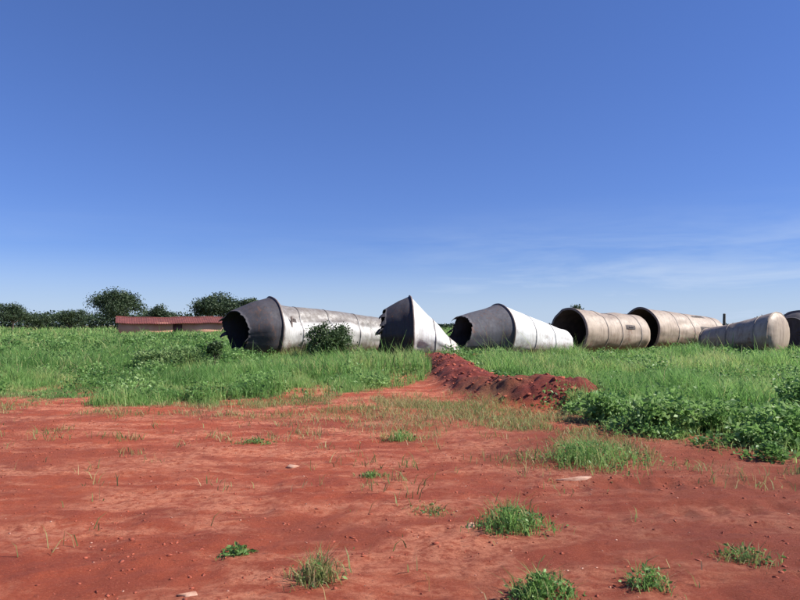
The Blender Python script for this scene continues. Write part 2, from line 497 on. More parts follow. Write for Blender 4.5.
# ------------------------------------------------------------------ tanks lying on their sides
def make_tank(label, A, B, R1, R2, paint, cap, seed, sink=.08, cap_len=1.6, cap_k=.6, cap_mat=None, hatches=(), dents=(), grime=.0,
              bands=(.33, .66), dome=.35, flare=None, squash=1.0, torn=.02, crumple=.0):
    """A: ground point below the big left end, B: below the other end; lies on the ground"""
    base = Vector((A[0], A[1], hz(A[0], A[1])))
    zb = hz(B[0], B[1]) if len(B) < 3 else B[2]
    root = thing('fallen_tank', base, label, 'tank', 'steel tanks lying in the field')
    A2 = np.array([A[0], A[1]]); B2 = np.array([B[0], B[1]])
    ax = np.append((B2 - A2), 0.0); L = np.linalg.norm(ax); ax = ax / L
    side = np.array([ax[1], -ax[0], 0])                              # towards the camera for a tank running to the right
    def prof(s):
        if flare: return np.interp(s, [f[0] for f in flare], [f[1] for f in flare])
        return R1 + (R2 - R1) * s
    gd = np.random.default_rng(seed + 77)
    dents = list(dents) + [(gd.uniform(.08, .92), gd.uniform(-.3, 2.2), gd.uniform(.05, .12), gd.uniform(.14, .4), gd.uniform(-.02, .10)) for _ in range(9)]
    def surf(s, th, off=0.0):
        s = np.asarray(s, float); th = np.asarray(th, float)
        r = prof(np.clip(s, 0, 1))
        r0 = r
        for (ds, dt, sa, sb, dep) in dents:
            dth = (th - dt + np.pi) % (2 * np.pi) - np.pi
            r = r - dep * np.exp(-((s - ds) / sa) ** 2 - (dth / sb) ** 2)
        r = r + .06 * (fbm(s * L / 1.3 + seed, np.cos(th) * 1.7 + np.sin(th) * 2.3 + seed, seed, 3) - .5) * 2
        if crumple:
            q = np.stack(np.broadcast_arrays(s * L / 1.9, np.cos(th), np.sin(th)), -1)
            gq = np.random.default_rng(seed + 300); f_ = 0.0
            for k in range(12):
                dd_ = unit(gq.normal(size=3)); f_ = f_ + gq.uniform(.4, 1) * (1 if k % 2 else -1) * (np.abs(q @ dd_ - gq.uniform(-.6, 2.2)) - .8)
            r = r + crumple * np.clip(f_, -1.6, .9) * sstep(0, .10, s)
        r = r + off
        zc = (base.z * (1 - s) + zb * s) - base.z + prof(np.clip(s, 0, 1)) * squash - sink
        c = np.cos(th); sn = np.sin(th)
        X = ax[0] * s * L + side[0] * c * r
        Y = ax[1] * s * L + side[1] * c * r
        Z = zc + sn * r * squash
        return np.stack([X, Y, Z], -1)
    NT_, NS = 80, 34
    th = np.linspace(0, 2 * np.pi, NT_, endpoint=False); s = np.linspace(0, 1, NS)
    S, T = np.meshgrid(s, th, indexing='ij')
    o_ = surf(S, T).reshape(-1, 3); i_ = surf(S, T, -.035).reshape(-1, 3)
    f1 = grid_faces(NS, NT_, True); f2 = grid_faces(NS, NT_, True, NS * NT_)[:, ::-1]
    j = np.arange(NT_); j2 = (j + 1) % NT_; n0 = NS * NT_
    lip = np.stack([j2, j, n0 + j, n0 + j2], -1); e = (NS - 1) * NT_
    lip2 = np.stack([e + j, e + j2, n0 + e + j2, n0 + e + j], -1)
    gt = grime * sstep(.36, .58, np.sin(T) + .55 * (fbm(S * 9, T * 1.5, seed + 5) - .5)).ravel()
    sp = sstep(.95, .1, (o_[:, 2])) * .9
    me = np_mesh('shell', np.concatenate([o_, i_]), np.concatenate([f1, f2, lip, lip2]), 4,
                 {'grime': np.concatenate([gt, gt * 0]), 'splash': np.concatenate([sp, sp])}, True)
    put('shell', me, M[paint], root)
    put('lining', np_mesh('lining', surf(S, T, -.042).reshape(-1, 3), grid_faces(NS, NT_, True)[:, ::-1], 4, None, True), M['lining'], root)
    bm_ = M['band'] if paint in ('white_tank', 'grey_tank') else M['bandb']
    for bs in bands:                                                  # welded girth bands
        w = .035 / L
        ss = np.array([bs - w, bs - w * .98, bs + w * .98, bs + w])[:, None] + 0 * th[None, :]
        of = np.array([-.004, .016, .016, -.004])[:, None] + 0 * th[None, :]
        V = surf(ss, np.broadcast_to(th, ss.shape), of).reshape(-1, 3)
        put('girth_band', np_mesh('girth_band', V, grid_faces(4, NT_, True), 4, {'grime': np.tile(grime * sstep(.6, .9, np.sin(th)), 4), 'splash': np.zeros(len(V))}, False), bm_, root)
    for (s0, s1, t0, t1) in hatches:                                  # access covers let into the shell
        a, b = np.linspace(s0, s1, 7), np.linspace(t0, t1, 9)
        SS, TT = np.meshgrid(a, b, indexing='ij')
        edge = np.zeros((7, 9)) + .03; edge[[0, -1], :] = -.01; edge[:, [0, -1]] = -.01
        V = surf(SS, TT, edge).reshape(-1, 3)
        h = put('hatch', np_mesh('hatch', V, grid_faces(7, 9), 4), M['hatch'], root)
        SS = np.array([[s0, s0], [s1, s1]]); p = surf((s0 + s1) / 2, t0 + (t1 - t0) * .5, .07)
        q0 = surf(s0 * .7 + s1 * .3, (t0 + t1) / 2, .06); q1 = surf(s0 * .3 + s1 * .7, (t0 + t1) / 2, .06)
        V, Fq = tube([surf(s0 * .7 + s1 * .3, (t0 + t1) / 2, .02), q0, q1, surf(s0 * .3 + s1 * .7, (t0 + t1) / 2, .02)], [.018] * 4, 6)
        put('handle', np_mesh('handle', V, Fq, 4), M['rim'], h)
    # far end plate, slightly dished
    nd = 8
    u = np.linspace(1, 0, nd)[:, None] + 0 * th[None, :]
    rimp = surf(np.ones_like(u), np.broadcast_to(th, u.shape), -.02)
    cen = rimp[0].mean(0)
    P = cen + (rimp - cen) * u[..., None] + ax * (dome * np.sqrt(np.clip(1 - u ** 2, 0, 1)))[..., None] - ax * .03
    put('end_plate', np_mesh('end_plate', P.reshape(-1, 3), grid_faces(nd, NT_, True), 4, {'grime': np.zeros(P.size // 3), 'splash': sstep(.75, .1, P[..., 2].ravel()) * .8}, True), M[paint], root)
    # rim flange round the big end
    ss = np.array([-.02, .045, .045, -.02, -.02])[:, None] / L + 0 * th[None, :]
    of = np.array([-.06, -.06, .055, .055, -.06])[:, None] + 0 * th[None, :]
    V = surf(ss, np.broadcast_to(th, ss.shape), of).reshape(-1, 3)
    put('rim', np_mesh('rim', V, grid_faces(5, NT_, True), 4, None, False), M['rim'], root)
    if cap:
        nu, nc = 15, 72
        uu = np.linspace(0, 1, nu) ** .9; thc = np.linspace(0, 2 * np.pi, nc, endpoint=False)
        U, T2 = np.meshgrid(uu, thc, indexing='ij'); U2 = U
        g = np.random.default_rng(seed)
        PP = np.stack([np.cos(T2), np.sin(T2), U * 1.1], -1)
        edge = 2.4 * torn * folds(PP[-1], seed + 4, 9) + .14 * torn * g.normal(0, 1, nc)
        lenv = cap_len * (.95 + edge)
        rad = 1 - (1 - cap_k) * U2 ** 1.3
        rad = rad + .17 * sstep(0, .5, U2) * np.clip(folds(PP, seed + 1, 16), -1.4, 1.0)
        rad = rad + .05 * sstep(0, .3, U2) * np.clip(folds(PP * 2.3, seed + 2, 26, -2, 2), -1.5, 1.2)
        T2 = T2 + .10 * sstep(0, .5, U2) * folds(PP, seed + 3, 12)
        rim0 = surf(np.zeros_like(U), T2, -.012)
        cen = rim0[0].mean(0)
        d = rim0 - cen
        drop = np.array([0, 0, -1.0]) * (prof(0) * (1 - cap_k) * .35 * U2)[..., None]
        def capsurf(th_off):
            P = cen + d * (rad - th_off)[..., None] - ax * (lenv[None, :] * U2)[..., None] + drop
            P[..., 2] = np.maximum(P[..., 2], -.10)
            return P.reshape(-1, 3)
        o2, i2 = capsurf(0.0), capsurf(.025)
        n0 = nu * nc; e = (nu - 1) * nc
        jj = np.arange(nc); jj2 = (jj + 1) % nc
        lipc = np.stack([e + jj, e + jj2, n0 + e + jj2, n0 + e + jj], -1)
        g1 = grid_faces(nu, nc, True)[:, ::-1]; g2 = grid_faces(nu, nc, True, n0)
        q = np.concatenate([g1, g2, lipc])
        flip = g.uniform(0, 1, len(q)) < .5
        q = np.where(flip[:, None], np.roll(q, 1, 1), q)
        tri = np.concatenate([q[:, [0, 1, 2]], q[:, [0, 2, 3]]])
        me = np_mesh('crumpled_end', np.concatenate([o2, i2]), tri, 3, {'grime': np.zeros(2 * n0), 'splash': np.concatenate([sstep(.6, .0, o2[:, 2])] * 2) * .6}, False)
        ce = put('crumpled_end', me, M[cap_mat or 'dark_end'], root)
        if torn >= .05:
            for k in g.choice(nc, 4, replace=False):                  # ribbons of plate hanging from the torn edge
                pa = Vector(o2[e + k]); pb = Vector(o2[e + (k + 3) % nc])
                out = (pa - Vector(cen)); out.z *= .3; out = (out.normalized() * .35 + Vector(-ax) * g.uniform(.4, 1)).normalized()
                ln = g.uniform(.15, .38); V = []
                for q in range(5):
                    u_ = q / 4; off = out * (ln * u_) + Vector((0, 0, -.55 * ln * u_ * u_)); nar = 1 - .75 * u_ * g.uniform(.7, 1)
                    c_ = (pa + pb) / 2
                    for p_ in (pa, pb):
                        for dz in (0, .02):
                            V.append(tuple(c_ + (p_ - c_) * nar + off + Vector((0, 0, dz))))
                V = np.array(V); fq = []
                for q in range(4):
                    b0, b1 = q * 4, q * 4 + 4
                    for (i0, i1) in ((0, 1), (1, 3), (3, 2), (2, 0)): fq.append((b0 + i0, b0 + i1, b1 + i1, b1 + i0))
                fq.append((16, 17, 19, 18))
                put('torn_strip', np_mesh('torn_strip', V, np.array(fq), 4, {'grime': np.zeros(len(V)), 'splash': np.zeros(len(V))}), M[cap_mat or 'dark_end'], ce)
        if torn < .05:                                                # small dented plate closing it, set back a little
            ring = i2[e:e + nc] + ax * .07
            c0 = ring.mean(0); mid = c0 + (ring - c0) * .55 + ax * (.05 + .10 * g.uniform(0, 1, nc))[:, None]
            V = np.concatenate([ring, mid, [c0 + ax * .06]])
            fq = grid_faces(2, nc, True); tr = np.concatenate([fq[:, [0, 1, 2]], fq[:, [0, 2, 3]], np.stack([nc + jj, nc + jj2, np.full(nc, 2 * nc)], -1)])
            put('end_disc', np_mesh('end_disc', V, tr, 3, {'grime': np.zeros(len(V)), 'splash': np.zeros(len(V))}), M[cap_mat or 'dark_end'], ce)
    return root

P2 = math.pi / 2
t1 = make_tank('long white steel tank with grimy top, leftmost of the row, bush in front', (-6.25, 30.3), (-1.15, 33.9), 1.50, 1.16, 'grey_tank', True, 3,
               cap_len=1.9, cap_k=.66, torn=.08, dents=((.20, .50, .15, .45, .30), (.48, .75, .13, .30, .20), (.12, 1.2, .1, .4, .16), (.75, .4, .1, .4, .14)), grime=.95, crumple=.16,
               hatches=((.10, .16, .36, .62),), bands=(.2, .46, .73))
t2 = make_tank('cone shaped white tank with its tip pushed into the red dirt heap', (.45, 29.8), (3.15, 30.1), 1.50, .15, 'white_tank', True, 7,
               cap_len=1.4, cap_k=.72, torn=.07, dents=((.35, 1.0, .12, .5, .16), (.62, 1.3, .1, .5, .10)), grime=.35, crumple=.09, bands=(.42, .72), sink=.05, dome=.05)
t3 = make_tank('white tapering tank with big grey crumpled left end, right of the dirt heap', (4.95, 31.8), (8.8, 33.9), 1.36, .72, 'white_tank', True, 12,
               cap_len=2.6, cap_k=.62, cap_mat='grey_end', torn=.09, dents=((.6, .8, .15, .5, .06),), grime=.1, bands=(.36, .7))
t4 = make_tank('beige tank with wide dark open mouth, first of the beige ones', (9.45, 35.2), (14.2, 38.2), 1.30, 1.15, 'beige_tank', False, 17,
               hatches=((.60, .78, .18, .42),), bands=(.32, .55, .86), grime=.3, dents=((.5, 1.4, .1, .4, .12),))
t5 = make_tank('beige tank with two dark hatches, its left mouth half hidden', (15.0, 39.2), (21.0, 42.6), 1.36, 1.10, 'beige_tank', False, 21,
               hatches=((.58, .80, .95, 1.12), (.60, .86, .12, .34)), bands=(.3, .52, .9), grime=.25)
t6 = make_tank('small tapered beige tank with rounded right end, narrow end to the left', (17.7, 36.4), (19.9, 33.1), .70, 1.16, 'beige_tank', False, 28,
               bands=(.4, .8), dome=.30, sink=.06, grime=.2)
t7 = make_tank('dark mouthed grey tank cut off by the right photo edge', (22.2, 35.0), (27.6, 38.1), 1.22, 1.05, 'beige_tank', True, 33, cap_len=.8, cap_k=.75,
               bands=(.33, .66))

# a bent pipe stub standing on the first tank's flank
p = Vector((-5.15, 29.85, 1.15))
V, Fq = tube([p - t1.location, p - t1.location + Vector((.02, -.10, .35)), p - t1.location + Vector((.0, -.04, .85))], [.06, .055, .05], 8)
put('pipe', np_mesh('pipe', V, Fq, 4), M['rim'], t1)

# ------------------------------------------------------------------ house far left
def box_np(x0, x1, y0, y1, z0, z1):
    V = np.array([(x, y, z) for z in (z0, z1) for y in (y0, y1) for x in (x0, x1)], float)
    Fq = np.array([(0, 2, 3, 1), (4, 5, 7, 6), (0, 1, 5, 4), (2, 6, 7, 3), (0, 4, 6, 2), (1, 3, 7, 5)])
    return V, Fq

def make_house():
    r = thing('farmhouse', (-43.0, 119, hz(-43, 119) - .25), 'long low pink house with dark red roof at far left', 'house')
    r.rotation_euler = (0, 0, math.radians(24))
    D = 6.0
    opens = [(.0, 1.7, 0, 2.05)]
    xs_ = [-9.4] + [v for o in opens for v in o[:2]] + [9.4]
    parts = []
    for i in range(len(xs_) - 1):
        a, b = xs_[i], xs_[i + 1]
        if i % 2 == 0: parts.append(box_np(a, b, 0, .2, -.2, 2.3))
        else:
            o = opens[i // 2]
            if o[2] > 0: parts.append(box_np(a, b, 0, .2, -.2, o[2]))
            parts.append(box_np(a, b, 0, .2, o[3], 2.3))
    parts += [box_np(-9.4, 9.4, D - .2, D, -.2, 2.3), box_np(-9.4, -9.2, .2, D - .2, -.2, 2.3), box_np(9.2, 9.4, .2, D - .2, -.2, 2.3)]
    V, Fq = merge(parts)
    put('wall', np_mesh('wall', V, Fq, 4), M['plaster'], r)
    # gabled roof of wavy tiles
    nx = 190; X = np.linspace(-9.9, 9.9, nx); yy = np.array([-.7, .6, 1.8, 3.0, 4.2, 5.4, 6.7])
    XX, YY = np.meshgrid(X, yy)
    Z = 2.32 + 1.15 * (1 - np.abs(YY - 3.0) / 3.7) + .035 * np.sin(XX * 2 * np.pi / .42) - .10 * np.cos(XX * .33 + 1) + .05 * np.sin(XX * 1.1) - .15
    V = np.stack([XX, YY, Z], -1).reshape(-1, 3); V2 = V.copy(); V2[:, 2] -= .09
    Vr, Fr = merge([(V, grid_faces(7, nx)), (V2, grid_faces(7, nx)[:, ::-1])])
    rf = put('roof', np_mesh('roof', Vr, Fr, 4), M['tiles'], r)
    V, Fq = tube([(x, 3.0, 3.33 - .10 * math.cos(x * .33 + 1) + .05 * math.sin(x * 1.1)) for x in np.linspace(-9.9, 9.9, 24)], [.13] * 24, 8)
    put('ridge_tiles', np_mesh('ridge_tiles', V, Fq, 4), M['tiles'], rf)
    for g in (-1, 1):
        V = np.array([(g * 9.35, 0, 2.3), (g * 9.35, D, 2.3), (g * 9.35, 3, 3.12), (g * 9.15, 0, 2.3), (g * 9.15, D, 2.3), (g * 9.15, 3, 3.12)])
        put('gable', np_mesh('gable', V, np.array([(0, 1, 2), (3, 5, 4)]), 3), M['plaster'], r)
    for (a, b, z0, z1) in opens:
        if z0 > 0:
            V, Fq = merge([box_np(a, b, .06, .13, z0, z0 + .07), box_np(a, b, .06, .13, z1 - .07, z1), box_np(a, a + .07, .06, .13, z0 + .07, z1 - .07),
                           box_np(b - .07, b, .06, .13, z0 + .07, z1 - .07), box_np((a + b) / 2 - .03, (a + b) / 2 + .03, .06, .13, z0 + .07, z1 - .07)])
            w = put('window', np_mesh('window', V, Fq, 4), M['darkwood'], r)
            for (c, d) in ((a + .07, (a + b) / 2 - .03), ((a + b) / 2 + .03, b - .07)):
                V, Fq = box_np(c, d, .085, .1, z0 + .07, z1 - .07)
                put('pane', np_mesh('pane', V, Fq, 4), M['glass'], w)
        else:
            V, Fq = box_np(a + .02, b - .02, .1, .15, .0, z1 - .02)
            dr = put('door', np_mesh('door', V, Fq, 4), M['door'], r)
            V, Fq = tube([(b - .2, .10, 1.0), (b - .2, .04, 1.0), (b - .35, .04, 1.0)], [.02] * 3, 6)
            put('handle', np_mesh('handle', V, Fq, 4), M['rim'], dr)
make_house()

# ------------------------------------------------------------------ trees and bushes
def crown_points(n, cen, rx, ry, rz_, lobes, seed, spread=.12):
    g = np.random.default_rng(seed)
    cs = []
    while len(cs) < lobes:
        v = g.uniform(-1, 1, 3)
        if np.linalg.norm(v) < 1 and v[2] > -.75: cs.append(v)
    cs = np.array(cs); cs = cs * .72
    lr = g.uniform(.26, .48, lobes)
    # clump centres on the skin of the lobes, leaves about them
    m = max(lobes * 14, n // 45)
    w = lr ** 2 / (lr ** 2).sum()
    li = g.choice(lobes, m, p=w)
    dv = unit(g.normal(size=(m, 3)) + np.array([0, 0, .35]))
    cc = cs[li] + dv * (lr[li] * g.uniform(.55, 1.05, m))[:, None]
    ci = g.integers(0, m, n)
    P = cc[ci] + g.normal(size=(n, 3)) * spread
    ct = g.uniform(0, 1, m)
    t = np.clip(.15 + .55 * ct[ci] + .3 * g.uniform(0, 1, n), 0, 1)
    return P * np.array([rx, ry, rz_]) + np.array(cen), t, cs * np.array([rx, ry, rz_]) + np.array(cen)

def make_tree(name, label, cat, loc, h, w, seed, n=6000, lobes=9, leaf=(.3, .55), trunk_r=.22, clear=.25, mat='tree', group=None, depth=None, parts=('trunk', 'crown'), bark='bark', nl=None, spread=.12, light=0.0):
    r = thing(name, (loc[0], loc[1], hz(loc[0], loc[1]) - .03), label, cat, group)
    rzv = h * (1 - clear) / 2; cz = h - rzv
    P, t, cs = crown_points(n, (0, 0, cz), w / 2, (depth or w) / 2, rzv, lobes, seed, spread)
    t = np.clip(t + light, 0, 1)
    P[:, 2] = np.maximum(P[:, 2], .04 * h)
    g = np.random.default_rng(seed + 1)
    ln = g.uniform(*leaf, n)
    V, Fq, T = leaf_arrays(P, ln, ln * g.uniform(.45, .65, n), t, .25)
    tag(put(parts[1], np_mesh(parts[1], V, Fq, 3, {'tint': T}), M[mat], r), kind='stuff')
    tb = []
    fork = Vector((g.uniform(-.03, .03) * h, 0, h * (clear * .8 + .06)))
    tb.append(tube([(0, 0, -.15), (0, 0, fork.z * .15), fork * .6, fork], [trunk_r * 1.35, trunk_r, trunk_r * .85, trunk_r * .75], 10))
    for c in cs[:nl or len(cs)]:
        c = Vector(c)
        mid = fork.lerp(c, .5) + Vector((g.uniform(-.05, .05) * w, g.uniform(-.05, .05) * w, -.02 * h))
        tb.append(tube([fork * .97, mid, c], [trunk_r * .5, trunk_r * .32, trunk_r * .1], 7))
    V, Fq = merge(tb)
    put(parts[0], np_mesh(parts[0], V, Fq, 4, None, True), M[bark], r)
    return r

def far(px, Y):
    return ((px - 400) / F0 * Y, Y)
def hgt(py, Y):
    return EYE + (HOR - py) * Y / F0

G_T = 'trees along the far edge of the field'
for i, (px, top, wpx, Y, lb, n) in enumerate([
    (118, 287, 60, 150, 'tallest broad dark tree at far left, beside the pink house', 11000),
    (165, 306, 34, 165, 'small round tree behind the left half of the pink house', 5000),
    (221, 293, 56, 140, 'broad dark tree behind the right end of the pink house', 10000),
    (13, 303, 44, 190, 'dark tree standing at the left edge of the photo', 6000),
    (40, 313, 36, 200, 'low tree right of the one at the left photo edge', 4000),
    (70, 311, 34, 200, 'low tree left of the tallest far tree', 4000),
    (252, 299, 30, 125, 'dark tree rising just behind the crumpled end of the leftmost tank', 5000),
    (582, 305, 34, 130, 'dark tree rising over the first beige tank', 5000),
    (775, 315, 40, 130, 'dark tree rising behind the small tapered beige tank', 5000),
    (-30, 306, 60, 190, 'dark tree just beyond the left photo edge', 4000),
    (838, 312, 50, 150, 'dark tree just beyond the right photo edge', 4000),
]):
    h = hgt(top, Y) * 1.04; w = wpx / F0 * Y
    make_tree('tree', lb, 'tree', far(px, Y), h, w, 100 + i * 7, n, 10, (.28, .6), max(.14, h * .028), .22 if h > 7 else .06, 'tree', G_T)

# bush before the first tank
make_tree('bush', 'dark round bush growing against the leftmost white tank', 'bush', (-2.95, 27.6), 1.75, 2.5, 301, 6500, 9, (.07, .14), .035, .03, 'bush', parts=('stems', 'foliage'))
make_tree('bush', 'dark low bush under the crumpled left end of the leftmost tank', 'bush', (-7.9, 26.4), 1.05, 1.5, 305, 3000, 6, (.07, .13), .025, .03, 'weed', parts=('stems', 'foliage'))
make_tree('sapling', 'thin young plant standing in the grass left of the tanks', 'sapling', (-6.35, 21.5), 1.25, .55, 307, 700, 6, (.07, .13), .018, .18, 'bush', parts=('stem', 'foliage'))
gp = ground_px(172, 372)
make_tree('bush', 'broad pale green bush in the left field', 'bush', (gp.x, gp.y), .85, 2.9, 311, 7000, 12, (.06, .12), .02, .02, 'pale_weed', depth=1.8, parts=('stems', 'foliage'))

# leafy weeds along the right hand edge of the growth
WB = [(3.40, 10.5, .50, .95, 'leafy weed bush nearest the dark end of the dirt bank', 1300),
      (3.90, 9.5, .62, 1.25, 'dark leafy weed bush, second from the dirt bank', 1800),
      (4.85, 9.6, .52, 1.1, 'dark leafy weed bush, third from the dirt bank', 1300),
      (5.45, 8.9, .60, 1.3, 'dark leafy weed bush, fourth from the dirt bank', 1800),
      (4.75, 8.45, .36, .9, 'low leafy weed bush at the front of the green strip', 900),
      (6.10, 8.0, .50, 1.2, 'leafy weed bush at the bare earth near the right photo edge', 1500),
      (6.75, 10.2, .95, 1.2, 'tallest leafy weed bush near the right photo edge', 1700),
      (6.65, 7.7, .42, .95, 'leafy weed bush cut by the right photo edge', 1000),
      (7.6, 8.3, .8, 1.2, 'leafy weed bush just past the right photo edge', 1500)]
for i, (x, y, h, w, lb, n) in enumerate(WB):
    make_tree('weed_bush', lb, 'bush', (x, y), h, w, 400 + 13 * i, n, 13, (.045, .125), .010, .02, 'weed', 'leafy weeds on the right', parts=('stems', 'foliage'), bark='stem', spread=.17, light=.16)

# ------------------------------------------------------------------ posts
def post(label, x, y, h, r, mat, n=9):
    p0 = thing('wooden_post', (x, y, hz(x, y)), label, 'post')
    g = np.random.default_rng(int(x * 10) % 999 + 5)
    path = [(g.normal() * .02, g.normal() * .02, z) for z in np.linspace(-.2, h, 6)]
    V, Fq = tube(path, [r * 1.1, r, r * .97, r * .95, r * .92, r * .85], n)
    put('shaft', np_mesh('shaft', V, Fq, 4, None, True), M[mat], p0)
    V, Fq = tube([(path[-1][0], path[-1][1], h - .01), (path[-1][0], path[-1][1], h + .03), (path[-1][0], path[-1][1], h + .05)], [r * .92, r * .7, .004], n)
    put('top', np_mesh('top', V, Fq, 4), M[mat], p0)
x, y = far(724, 47); post('short dark post between the two rightmost beige tanks', x, y, 2.45, .11, 'darkwood')

# ------------------------------------------------------------------ far wood, one mass
items = []
for Y0, n, hh in ((260, 26000, 7.0), (330, 20000, 9.5)):
    X = rng.uniform(-1.0 * Y0, 1.0 * Y0, n)
    H = hh * (.45 + .75 * fbm(X / 16, X * 0 + Y0, 81, 3)) * np.where(X < -.22 * Y0, 1.0, np.where(X > .58 * Y0, .6, .22))
    Zp = rng.uniform(0, 1, n) ** .8 * H
    P = np.stack([X, Y0 + rng.uniform(-7, 7, n), Zp], -1)
    items.append(leaf_arrays(P, rng.uniform(.9, 1.7, n), rng.uniform(.6, 1.0, n), rng.uniform(0, .8, n), .2))
V, Fq, T = cat_arrays(items)
tag(put('far_wood', np_mesh('far_wood', V, Fq, 3, {'tint': T}), M['tree']), 'low dark belt of woodland along the horizon', 'wood', kind='stuff')

# ------------------------------------------------------------------ grass of the field (one mass)
def scatter(n, y0, y1, margin=5, k=.82):
    y = np.sqrt(rng.uniform(y0 ** 2, y1 ** 2, n))
    x = rng.uniform(-1, 1, n) * (k * y + margin)
    return x, y
TANKS = [((-6.25, 30.3), (-1.15, 33.9), 1.45), ((.45, 29.8), (2.6, 30.0), 1.2), ((4.95, 31.8), (9.0, 34.0), 1.2), ((9.45, 35.2), (14.2, 38.2), 1.2),
         ((15, 39.2), (21, 42.6), 1.25), ((17.7, 36.4), (19.9, 33.1), .9), ((22.2, 35.0), (27.6, 38.1), 1.1)]
def clear_of_tanks(x, y):
    ok = np.ones(len(x), bool)
    for a, b, r in TANKS:
        d, _ = seg_dist(x, y, [(a[0], a[1], 0), (b[0], b[1], 0)])
        ok &= d > r * .8
    return ok
items = []
for (y0, y1, n, hm, wd, amp) in ((5.0, 13.5, 105000, .20, .009, 1), (12, 19, 125000, .30, .011, 1), (18, 30, 140000, .38, .018, 1), (30, 62, 105000, .46, .035, 1), (62, 150, 70000, .55, .11, 1), (150, 330, 26000, .7, .3, 1)):
    x, y = scatter(n, y0, y1)
    # gather the blades into clumps
    cx_ = np.round(x / .33 + .5 * (vn(y * 3, x * 0, 4) - .5)) * .33; cy_ = np.round(y / .33) * .33
    pull = rng.uniform(.0, .55, n)
    jx, jy = vn(cx_ * 7.7, cy_ * 5.1, 31) - .5, vn(cx_ * 4.3, cy_ * 8.9, 32) - .5
    if y1 < 35:
        x = x + (cx_ + jx * .4 - x) * pull; y = y + (cy_ + jy * .4 - y) * pull
    g = green(x, y)
    keep = (rng.uniform(0, 1, n) < g) & clear_of_tanks(x, y)
    x, y, g = x[keep], y[keep], g[keep]
    m = len(x)
    patch = fbm(x / 2.6, y / 2.6, 90, 3)
    patch2 = fbm(x / .8, y / .8, 95, 3)
    H = hm * (.25 + 2.6 * patch ** 1.7 * (.4 + patch2)) * rng.uniform(.55, 1.25, m) * (.45 + .55 * g)
    H = H * np.where(np.hypot(x, y) < 30, 1, .85)
    yel = sstep(.52, .72, fbm(x / 1.7, y / 1.2, 120, 3))
    big = fbm(x / 5.5, y / 3.2, 230, 3)
    T = np.clip(.18 + .75 * (patch2 - .15) + .40 * yel + 1.1 * (big - .5) + rng.normal(0, .13, m), 0, 1)
    H = H * (.55 + .8 * sstep(.35, .65, fbm(x / 3.1, y / 1.9, 240, 3)))
    dead = rng.uniform(0, 1, m) < .04 + .16 * sstep(.5, .7, fbm(x / 2.2, y / 1.5, 260, 3))
    T = np.where(dead, rng.uniform(.85, 1, m), np.minimum(T, .9))
    H = np.where(rng.uniform(0, 1, m) < .02, H * 1.7, H)
    items.append(blade_arrays(np.stack([x, y, height(x, y) - .01], -1), H, wd * rng.uniform(.7, 1.4, m), T, .55))
V, Fq, T = cat_arrays(items)
tag(put('field_grass', np_mesh('field_grass', V, Fq, 3, {'tint': T}), M['grass']), 'rough green grass covering the field beyond the bare earth', 'grass', kind='stuff')

# broad leaved ground cover between the grass
items = []
for (y0, y1, n, hm, ls) in ((6, 14, 46000, .26, .055), (13, 22, 60000, .36, .075), (22, 48, 60000, .48, .12)):
    x, y = scatter(n, y0, y1)
    c = sstep(.43, .60, fbm(x / 1.5, y / 1.5, 140, 3) + .10 * sstep(2, 5, x))
    keep = (rng.uniform(0, 1, n) < green(x, y) * c) & clear_of_tanks(x, y)
    x, y, c = x[keep], y[keep], c[keep]; m = len(x)
    dome = .25 + 1.1 * fbm(x / .55, y / .55, 150, 3) * fbm(x / 2.2, y / 2.2, 152, 2) * 1.7
    z = height(x, y) + hm * dome * c * rng.uniform(.05, 1, m) ** .6
    L_ = ls * rng.uniform(.6, 1.4, m)
    T = np.clip(.12 + .6 * fbm(x / .9, y / .9, 155, 3) + rng.normal(0, .14, m) + .12 * sstep(2, 5, x), 0, 1)
    items.append(leaf_arrays(np.stack([x, y, z], -1), L_, L_ * .6, T, .45))
mx_, my_ = scatter(520, 12, 62, 4)
kp = (green(mx_, my_) > .8) & clear_of_tanks(mx_, my_)
fx_ = rng.uniform(2.4, 9.0, 130); fy_ = np.interp(fx_, EDGE_X, EDGE_Y) + rng.uniform(-1.0, 4.5, 130)
fk = mound(fx_, fy_) < .1
for x0, y0, near_ in list(zip(mx_[kp], my_[kp], [0] * 999)) + list(zip(fx_[fk], fy_[fk], [1] * 999)):
    k = int(rng.integers(150, 420)); rr = rng.uniform(.25, .85) * (1 + y0 / 60); hh = rng.uniform(.25, .60) * (.8 + y0 / 90)
    if near_: rr *= .5; hh *= .5; k = k // 2
    dv = unit(rng.normal(size=(k, 3))); dv[:, 2] = np.abs(dv[:, 2])
    q = rng.uniform(.55, 1.05, k)
    P = np.stack([x0 + dv[:, 0] * rr * q, y0 + dv[:, 1] * rr * q, dv[:, 2] * hh * q], -1)
    P[:, 2] += height(P[:, 0], P[:, 1])
    L_ = rng.uniform(.05, .10, k) * (.6 + y0 / 26)
    items.append(leaf_arrays(P, L_, L_ * .6, np.clip(rng.uniform(.25, .95) + rng.normal(0, .14, k), 0, 1), .35))
V, Fq, T = cat_arrays(items)
tag(put('leafy_ground_cover', np_mesh('leafy_ground_cover', V, Fq, 3, {'tint': T}), M['weed']), 'low broad leaved weeds growing through the field grass', 'weeds', kind='stuff')

